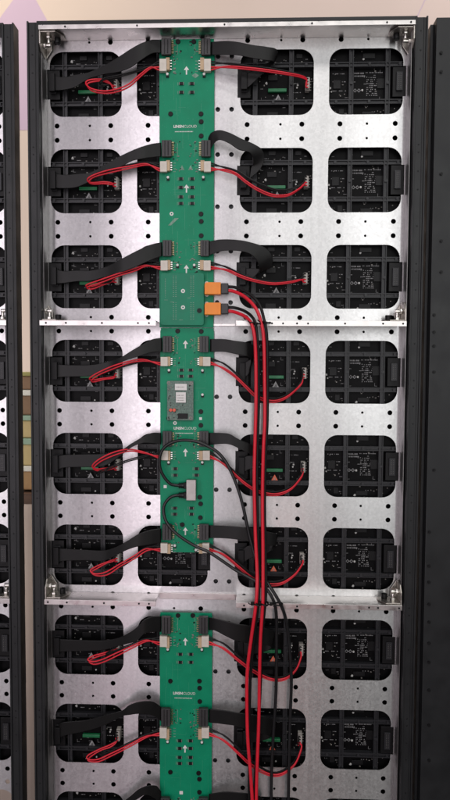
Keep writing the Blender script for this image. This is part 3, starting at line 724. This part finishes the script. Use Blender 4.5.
# ------------------------------------------------------------------ red and black power wires
def power_cable(origin, reds, blacks, hubbox, label, endc, hubside):
    ox, oy = origin
    x0, y0, x1, y1 = hubbox; p = at(x0, y1, HB-.006); q = at(x1, y0, HB-.006)
    root = empty('power_cable', ((p.x+q.x)/2, HB-.006, p.z)); tag(root, label, 'cable', 'red and black power wires')
    b = MB(); b.box(p.x, q.x, HB-.0095, HB-.0020, p.z, q.z); b.build('plug', M['white_plug'], root, .0007)
    xs = p.x+.001 if hubside < 0 else q.x-.001
    b = MB(); b.box(endc[0]-.0030, endc[0]+.0030, -.0030, .0019, endc[1]-.0114, endc[1]+.0066); b.build('plug', M['dim_plug'], root, .0006)
    for name, paths, m, zi, rad in (('red_wire', reds, M['red'], 0, .00125), ('black_wire', blacks, M['black_wire'], 1, .00115)):
        for k, (path, dbase) in enumerate(paths):
            n = len(path); P = []
            zz = p.z + (q.z-p.z)*((.18, .38)[k] if zi == 0 else (.62, .82)[k])
            P.append(Vector((xs, HB-.006, zz))); P.append(Vector((xs+hubside*.004, HB-.0065, zz)))
            for i, (a, c) in enumerate(path[1:], 1):
                t = i/(n-1); d = .0155*(1-t) + .0075*t + dbase*math.sin(math.pi*min(1, t*1.05))
                P.append(at(ox+a*ZS, oy+c*ZS, -d))
            ez_ = endc[1] - .0095 + .0046*(k + 2*zi)
            P.append(Vector((endc[0]-.0034, -.0045, ez_))); P.append(Vector((endc[0]+.0004, -.0020, ez_)))
            MB().tube(P, rad, 9, 7).build(name, m, root)
def off(path, dx, dy, jit=0, seed=0):
    r = random.Random(seed); n = len(path)
    return [(a+dx*math.sin(math.pi*i/(n-1))+r.uniform(-jit, jit), c+dy*math.sin(math.pi*(.12+.76*i/(n-1)))+r.uniform(-jit, jit)) for i, (a, c) in enumerate(path)]
PL_ = [
 [(398,103),(365,112),(330,136),(290,170),(250,187),(205,194),(162,186),(142,170),(150,157),(190,153),(222,163)],
 [(398,120),(350,117),(290,126),(220,139),(168,156),(147,171),(160,182),(205,180),(232,184)],
 [(400,117),(350,122),(308,134),(250,152),(190,173),(150,187),(142,194),(160,196),(195,186),(228,178)],
 [(398,119),(340,119),(290,126),(235,142),(182,166),(155,184),(165,190),(205,184),(238,179)],
 [(398,129),(340,128),(290,119),(238,129),(188,153),(164,176),(178,187),(210,184),(238,180)],
 [(398,125),(350,134),(310,158),(262,185),(212,214),(175,221),(157,209),(180,194),(212,181),(238,172)],
 [(395,129),(350,139),(300,160),(250,182),(202,204),(168,213),(148,206),(168,193),(212,181),(240,170)],
 [(395,139),(350,160),(290,190),(230,219),(182,240),(149,239),(149,226),(188,205),(225,190),(246,178)],
]
PLb = {
 0: [(398,100),(350,112),(300,128),(250,140),(205,150),(190,166),(215,172)], 1: [(398,114),(345,112),(280,122),(200,142),(160,160),(180,172),(225,178)],
 2: [(400,112),(350,120),(300,138),(240,160),(190,176),(205,180),(230,174)], 3: [(398,115),(340,124),(290,134),(235,152),(200,166),(210,176),(235,174)],
 4: [(398,128),(340,142),(280,158),(225,180),(180,198),(190,196),(235,182)], 5: [(398,120),(350,130),(305,164),(262,192),(220,210),(205,196),(235,170)],
 6: [(395,124),(350,134),(300,152),(250,172),(215,186),(215,182),(240,166)], 7: [(395,134),(350,154),(290,182),(235,208),(195,222),(190,210),(245,174)],
}
PR_ = [
 [(62,130),(110,126),(180,130),(250,138),(320,149),(365,158),(386,170)],
 [(55,153),(100,154),(140,166),(180,196),(220,221),(270,241),(320,241),(358,222),(376,206)],
 [(55,150),(110,154),(160,175),(210,191),(270,201),(330,196),(366,189)],
 [(60,152),(100,166),(140,193),(180,231),(215,262),(265,279),(310,269),(350,240),(370,214)],
 [(55,150),(100,169),(150,215),(190,246),(230,265),(280,273),(330,256),(363,221),(374,200)],
 [(50,142),(100,171),(150,211),(200,251),(250,271),(300,269),(345,240),(370,206),(374,192)],
 [(50,149),(100,166),(150,205),(200,241),(260,271),(310,271),(348,242),(366,200),(366,180)],
 [(50,153),(100,173),(150,216),(200,260),(258,290),(302,288),(345,256),(366,208),(368,188)],
]
PRb = [
 [(62,120),(120,115),(190,124),(270,134),(340,148),(380,160)], [(55,141),(100,145),(150,160),(190,186),(232,206),(282,223),(330,221),(372,202)],
 [(55,139),(105,143),(152,165),(205,186),(270,196),(330,192),(364,186)], [(60,138),(100,150),(145,186),(182,226),(215,255),(265,272),(310,262),(352,232),(370,205)],
 [(55,142),(100,162),(150,206),(190,236),(230,258),(280,266),(330,248),(360,216),(372,196)], [(50,134),(100,162),(150,200),(200,240),(250,264),(300,260),(342,234),(368,200)],
 [(50,132),(100,150),(150,192),(200,230),(258,264),(306,264),(344,238),(362,196)], [(50,140),(100,156),(150,200),(200,246),(258,282),(298,280),(340,250),(362,206)],
]
HPL = [(159.6,59.6,166.8,72),(160.2,161.8,167.2,172.4),(160.8,260.8,168,270.8),(160.8,357,168,366.2),(161.4,450.6,168.4,460),(160.8,543,167.8,552.6),(160,635.6,167.4,646.2),(159.8,727,167,737.2)]
HPR = [(204,59.6,211,72),(204,161.8,211,172.4),(203.6,260.8,210.8,270.8),(203,357,210.6,366.2),(202.8,450.6,210,460),(202.4,543,209.4,552.6),(201.6,635.6,209,646.2),(201.6,727,209.2,737.2)]
PLL = ['ending in a flat oval loop at the top', 'doubling back over the green part', 'in a narrow V over the third left opening', 'crossing just below the upper cross beam',
       'in a wide open loop beside the network cable', 'looping just above the lower cross beam', 'flat loop just below the lower cross beam', 'lowest and longest loop']
PRL = ['running nearly straight at the top', 'in a shallow bow, second from the top', 'gently sagging just above the orange plugs', 'swinging below the upper cross beam',
       'crossed by the black network cable', 'bowed just above the lower cross beam', 'bowed just below the lower cross beam', 'lowest and deepest bow']
for r in range(8):
    z = -ROW*r
    power_cable((45, YL[r]), [(PL_[r], .014), (off(PL_[r], 5, 8, 2.0, r), .011)], [(PLb[r], .009), (off(PLb[r], 2, 5, 1, r+20), .007)], HPL[r], 'red and black wires on the left, ' + PLL[r], (-.16-.0225, z), -1)
    power_cable((195, YR[r]), [(PR_[r], .014), (off(PR_[r], -2, 6, 1.0, r+40), .012)], [(PRb[r], .009), (off(PRb[r], 2, 5, 1, r+60), .007)], HPR[r], 'red and black wires on the right, ' + PRL[r], (.16-.0225, z), 1)

# ------------------------------------------------------------------ heavy supply leads with orange plugs
def lead(cy, red, black, label):
    p = at(204.8, cy+6, -.018); q = at(221, cy-6, -.018)
    root = empty('power_lead', ((p.x+q.x)/2, -.018, p.z)); tag(root, label, 'cable', 'heavy supply leads')
    b = MB(); b.prism([(p.x, p.z), (q.x, p.z), (q.x, q.z), (p.x+.003, q.z), (p.x, q.z-.003)], -.0255, HB-.0004); pl = b.build('orange_plug', M['orange'], root, .0008)
    b = MB(); b.box(p.x+.004, p.x+.0055, -.0260, -.0256, p.z+.002, q.z-.002); b.box(q.x-.006, q.x-.005, -.0260, -.0256, p.z+.001, q.z-.001); b.build('rib', M['orange'], pl)
    s0 = at(221, cy+5.4, -.018); s1 = at(228.6, cy-5.2, -.018)
    b = MB(); b.box(q.x+.0001, s1.x, -.0245, -.0110, s0.z, s1.z); b.build('boot', M['idc'], root, .0015)
    MB().tube([at(*v) for v in red], .0028, 14, 8).build('red_wire', M['red'], root)
    black = [(v[0]-(1.1 if i > 3 else 0), v[1], v[2]+.0012) for i, v in enumerate(black)]
    MB().tube([at(*v) for v in black], .0025, 14, 8).build('black_wire', M['black_wire'], root)
# (px, py, depth)
lead(288.8, [(226,290.4,-.019),(234,291.5,-.024),(245,297,-.036),(255.5,308,-.050),(261,322,-.058),(263.8,340,-.058),(264.6,380,-.054),(264.8,420,-.052),(263.4,450,-.050),(262.4,500,-.048),(263,550,-.050),(263,590,-.056),(262.6,606,-.058),(260.4,640,-.052),(259.4,680,-.046),(258.8,720,-.044),(257,770,-.044),(255.6,830,-.044)],
     [(226,286.6,-.019),(236,287.6,-.024),(248,293,-.034),(259,304,-.046),(265,319,-.054),(268,338,-.055),(268.6,380,-.050),(268.4,420,-.048),(266.8,455,-.046),(265.8,500,-.043),(266.4,550,-.045),(267,590,-.052),(266,606,-.054),(263,640,-.047),(261.4,690,-.041),(258.4,740,-.039),(253,830,-.039)],
     'red and black supply lead from the upper orange plug')
lead(309, [(226,310.8,-.019),(234,312,-.024),(244,316,-.038),(251,323,-.056),(254.4,336,-.060),(255.8,360,-.056),(256,400,-.054),(255,440,-.052),(254.2,480,-.050),(255.2,530,-.050),(257,570,-.053),(256.8,592,-.060),(255.2,610,-.060),(251,640,-.054),(247.4,670,-.048),(246.8,700,-.046),(247.8,740,-.046),(251,780,-.046),(254,830,-.046)],
     [(226,307,-.019),(236,308,-.024),(247,312.4,-.036),(254.6,321,-.052),(258.2,336,-.055),(259.6,360,-.050),(259.8,400,-.048),(258.8,440,-.046),(258.2,480,-.044),(259,530,-.044),(260,570,-.047),(260,592,-.055),(258.6,610,-.055),(255,640,-.047),(252,670,-.041),(250.8,700,-.039),(250.6,740,-.039),(250.4,780,-.039),(250.4,830,-.039)],
     'red and black supply lead from the lower orange plug')

# ------------------------------------------------------------------ network cables
def netcable(plug, pts, label):
    p0, p1 = at(plug[0]-9, plug[1]+3, HB-.007), at(plug[0]+.4, plug[1]-3, HB-.007)
    root = empty('network_cable', (p0.x, HB-.007, p0.z)); tag(root, label, 'cable', 'black network cables')
    zc = (p0.z+p1.z)/2; L = p1.x-p0.x
    b = MB(); b.box(p1.x-L*.36, p1.x, HB-.0120, HB-.0022, zc-.0052, zc+.0052); pl = b.build('plug', M['chip'], root, .0008)
    b = MB()
    b.tube([Vector((p0.x-.001, HB-.0072, zc)), Vector((p0.x+L*.3, HB-.0072, zc)), Vector((p1.x-L*.37, HB-.0072, zc))], lambda t: .0028+.0022*t, 14, 6)
    for k in range(4): b.cyl((HB-.0072, zc), .0052, p0.x+L*(.12+.13*k), p0.x+L*(.16+.13*k), 14, axis='X')
    b.build('boot', M['net'], root)
    MB().tube([Vector((p0.x+L*.2, HB-.0072, zc)), Vector((p0.x, HB-.0073, zc))] + [at(*v) for v in pts], .00265, 14, 8).build('cable', M['net'], root)
netcable((187, 485.4), [(170,483.6,-.019),(162.4,474,-.022),(159.4,463,-.024),(161.8,451,-.026),(170,443.4,-.028),(183,440.2,-.029),(198,442,-.030),(210.5,447.6,-.030),(219,453.4,-.030),(226.4,463,-.030),(233,476,-.030),(239,492,-.030),(243.4,508,-.030),(246.4,522,-.030),(250,538,-.030),(255,556,-.032),(262,574,-.038),(271,588,-.046),(279.4,602,-.048),(285,616,-.044),(288.4,636,-.036),(290.4,660,-.032),(291.4,684,-.030),(290,720,-.028),(289,760,-.028),(288,830,-.028)],
         'black network cable looping in a round arc over the middle board')
netcable((187, 495.2), [(171,497,-.019),(165,503.6,-.021),(163.6,511,-.022),(166,521,-.024),(173,530.4,-.026),(183,538.6,-.027),(196,546.4,-.028),(208,551.6,-.030),(221,560,-.032),(234,569,-.032),(247,576.4,-.034),(259,583,-.040),(268,591,-.047),(274,602,-.048),(276.4,616,-.043),(276.4,640,-.036),(276.4,670,-.032),(275.6,700,-.030),(273,740,-.028),(271.4,780,-.028),(271,830,-.028)],
         'black network cable sweeping below the silver socket to the lower cross beam')

# cable ties round the leads at the two cross beams
def tie(px, py, Y, rx, rz, label):
    c = at(px, py, Y); P = []
    for k in range(13):
        a = 2*math.pi*k/12; P.append(Vector((c.x+rx*math.cos(a), c.y+rz*math.sin(a), c.z+.0009*math.sin(a*2))))
    root = empty('cable_tie', c); tag(root, label, 'cable tie', 'black cable ties')
    MB().tube(P, .0013, 6, 3).build('strap', M['black_wire'], root)
    b = MB(); b.box(c.x-rx-.004, c.x-rx+.001, c.y-.0035, c.y+.001, c.z-.0022, c.z+.0026); b.build('buckle', M['black_wire'], root, .0004)
    MB().tube([Vector((c.x-rx-.002, c.y-.003, c.z)), Vector((c.x-rx-.006, c.y-.007, c.z+.002)), Vector((c.x-rx-.008, c.y-.008, c.z+.004))], .0009, 6, 4).build('tail', M['black_wire'], root)
tie(257, 323.6, -.0555, .0068, .0092, 'black cable tie round the left red lead at the upper cross beam')
tie(266.6, 322.8, -.056, .0066, .0082, 'black cable tie round the right red lead at the upper cross beam')
tie(257.4, 603.6, -.0575, .0068, .0076, 'black cable tie round the left red lead at the lower cross beam')
tie(264.4, 603.6, -.0560, .0062, .0076, 'black cable tie round the right red lead at the lower cross beam')
tie(277.2, 604, -.048, .0086, .0056, 'black cable tie round both network cables at the lower cross beam')

# ------------------------------------------------------------------ setting
b = MB(); b.box(-4, 4, 1.2, 1.3, FLOOR, 1.9); w = b.build('back_wall', M['wall'], None); tag(w, 'cream back wall above and between the cabinets', 'wall', kind='structure')
WY = 1.1990
def patch(pts, m, y):
    b = MB(); P = [at(px, py, y) for px, py in pts]; b.prism([(p.x, p.z) for p in P], y, y+.0008); b.build('paint_field', m, w)
patch([(-14, 130), (42, 130), (47, 20), (36, 0), (29, -12), (21, -12), (13, 0), (-14, 37)], M['lilac'], WY)
patch([(415.6, 19), (416.4, 19), (432, -14), (431.2, -14)], M['lilac'], WY)
b = MB(); b.box(-4, 4, -5, 1.4, FLOOR-.1, FLOOR-.0005); f = b.build('floor', M['floor']); tag(f, 'grey hall floor under the cabinets', 'floor', kind='structure')
# cartons behind the gap
TY = .62
def gx(px): return at(px, 440, TY).x
zt = at(29, 492, TY).z
b = MB(); xa, xb = gx(-80), gx(150)
b.box(xa, xb, TY-.02, TY+.4, zt-.03, zt-.001)
for x in (xa+.02, xb-.06): b.box(x, x+.04, TY, TY+.04, FLOOR, zt-.0305); b.box(x, x+.04, TY+.32, TY+.36, FLOOR, zt-.0305)
t = b.build('table', M['wood']); tag(t, 'dark wooden table behind the gap between left cabinets', 'table')
stack = [(490, 466, 'c_orange', 'c_white', 'orange brown carton at the bottom of the stack behind the gap'), (465.6, 438.4, 'c_yellow', 'c_green', 'yellow carton with green lid just above the bottom carton in the gap'),
         (438, 415.4, 'c_yellow', 'c_green', 'yellow carton with green lid higher in the gap under the brown one'), (415, 390, 'c_brown', 'c_white', 'brown carton under a white lid in the gap'), (389.6, 372, 'c_brown', 'c_olive', 'dark brown carton on top of the stack in the gap')]
for i, (yb, yt, m, l, lab) in enumerate(stack):
    z0, z1 = at(29, yb, TY).z, at(29, yt, TY).z; x0, x1 = gx(6+i % 2), gx(56-i % 3)
    root = empty('carton', ((x0+x1)/2, TY+.1, z0)); tag(root, lab, 'carton', 'cartons behind the gap')
    lid = .22*(z1-z0)
    b = MB(); b.box(x0, x1, TY, TY+.20, z0+.0003, z1-lid-.0003); b.build('body', M[m], root, .003)
    b = MB(); b.box(x0-.004, x1+.004, TY-.004, TY+.204, z1-lid, z1-.0003); b.build('lid', M[l], root, .002)

# ------------------------------------------------------------------ light
wd = bpy.data.worlds.new('World'); scene.world = wd; wd.use_nodes = True
bg = wd.node_tree.nodes['Background']; bg.inputs['Color'].default_value = (.95, .93, 1.0, 1); bg.inputs['Strength'].default_value = .11
def area(name, loc, target, sx, sy, power, color):
    l = bpy.data.lights.new(name, 'AREA'); l.shape = 'RECTANGLE'; l.size = sx; l.size_y = sy; l.energy = power; l.color = color
    o = bpy.data.objects.new(name, l); col.objects.link(o); o.location = loc
    o.rotation_euler = (Vector(target)-Vector(loc)).to_track_quat('-Z', 'Y').to_euler(); return o
# added light panels behind the photographer, spaced to streak the sheet, and the ceiling light
def added_panel(x0, x1, z0, z1, radiance, c):
    area('added_panel_light', ((x0+x1)/2, -2.6, (z0+z1)/2), ((x0+x1)/2, 0, (z0+z1)/2), x1-x0, z1-z0, radiance*(x1-x0)*(z1-z0), c)
added_panel(-2.40, -1.20, -1.60, 1.55, 7.9, (1, .91, .97))
added_panel(-.72, -.22, -1.60, 1.55, 9.6, (1, .90, .965))
added_panel(.08, .40, -1.15, 1.55, 6.6, (.99, 1, .985))
added_panel(.62, 1.00, -1.10, 1.55, 9.0, (.99, 1, .985))
added_panel(1.22, 1.8, -.95, 1.55, 6.4, (.99, 1, .97))
area('ceiling_lamp', (.6, -1.6, 2.2), (.1, 0, -.3), 1.6, .5, 24, (1, .97, .93))
area('added_wall_lamp', (-1.0, .5, 1.2), (-.7, 1.2, .0), .7, .4, 8.5, (1, .93, .72))  # added unseen lamp, tints the left of the back wall yellowish
area('added_wall_lamp', (.9, .5, 1.3), (.3, 1.2, .0), 1.4, .4, 8, (1, .95, .95))  # added unseen lamp, lights the right of the back wall
area('added_wall_lamp', (-.9, .55, -.9), (-.55, 1.2, -.9), .3, 1.4, 6, (1, .96, .88))  # added low unseen lamp, brightens the wall in the gap
# added pink light panels low behind the photographer, for pink reflections in the sheet
added_panel(-.86, -.46, -1.85, -1.65, 9.0, (1, .55, .70))
added_panel(.22, .38, -1.75, -1.40, 9.0, (1, .36, .34))
scene.view_settings.view_transform = 'Standard'; scene.view_settings.look = 'None'; scene.view_settings.exposure = 0; scene.view_settings.gamma = 1
scene.render.engine = 'CYCLES'
scene.cycles.max_bounces = 6

for o in bpy.data.objects:
    if o.get('label') and len(o['label'].split()) > 16: print('LONG', len(o['label'].split()), o['label'])
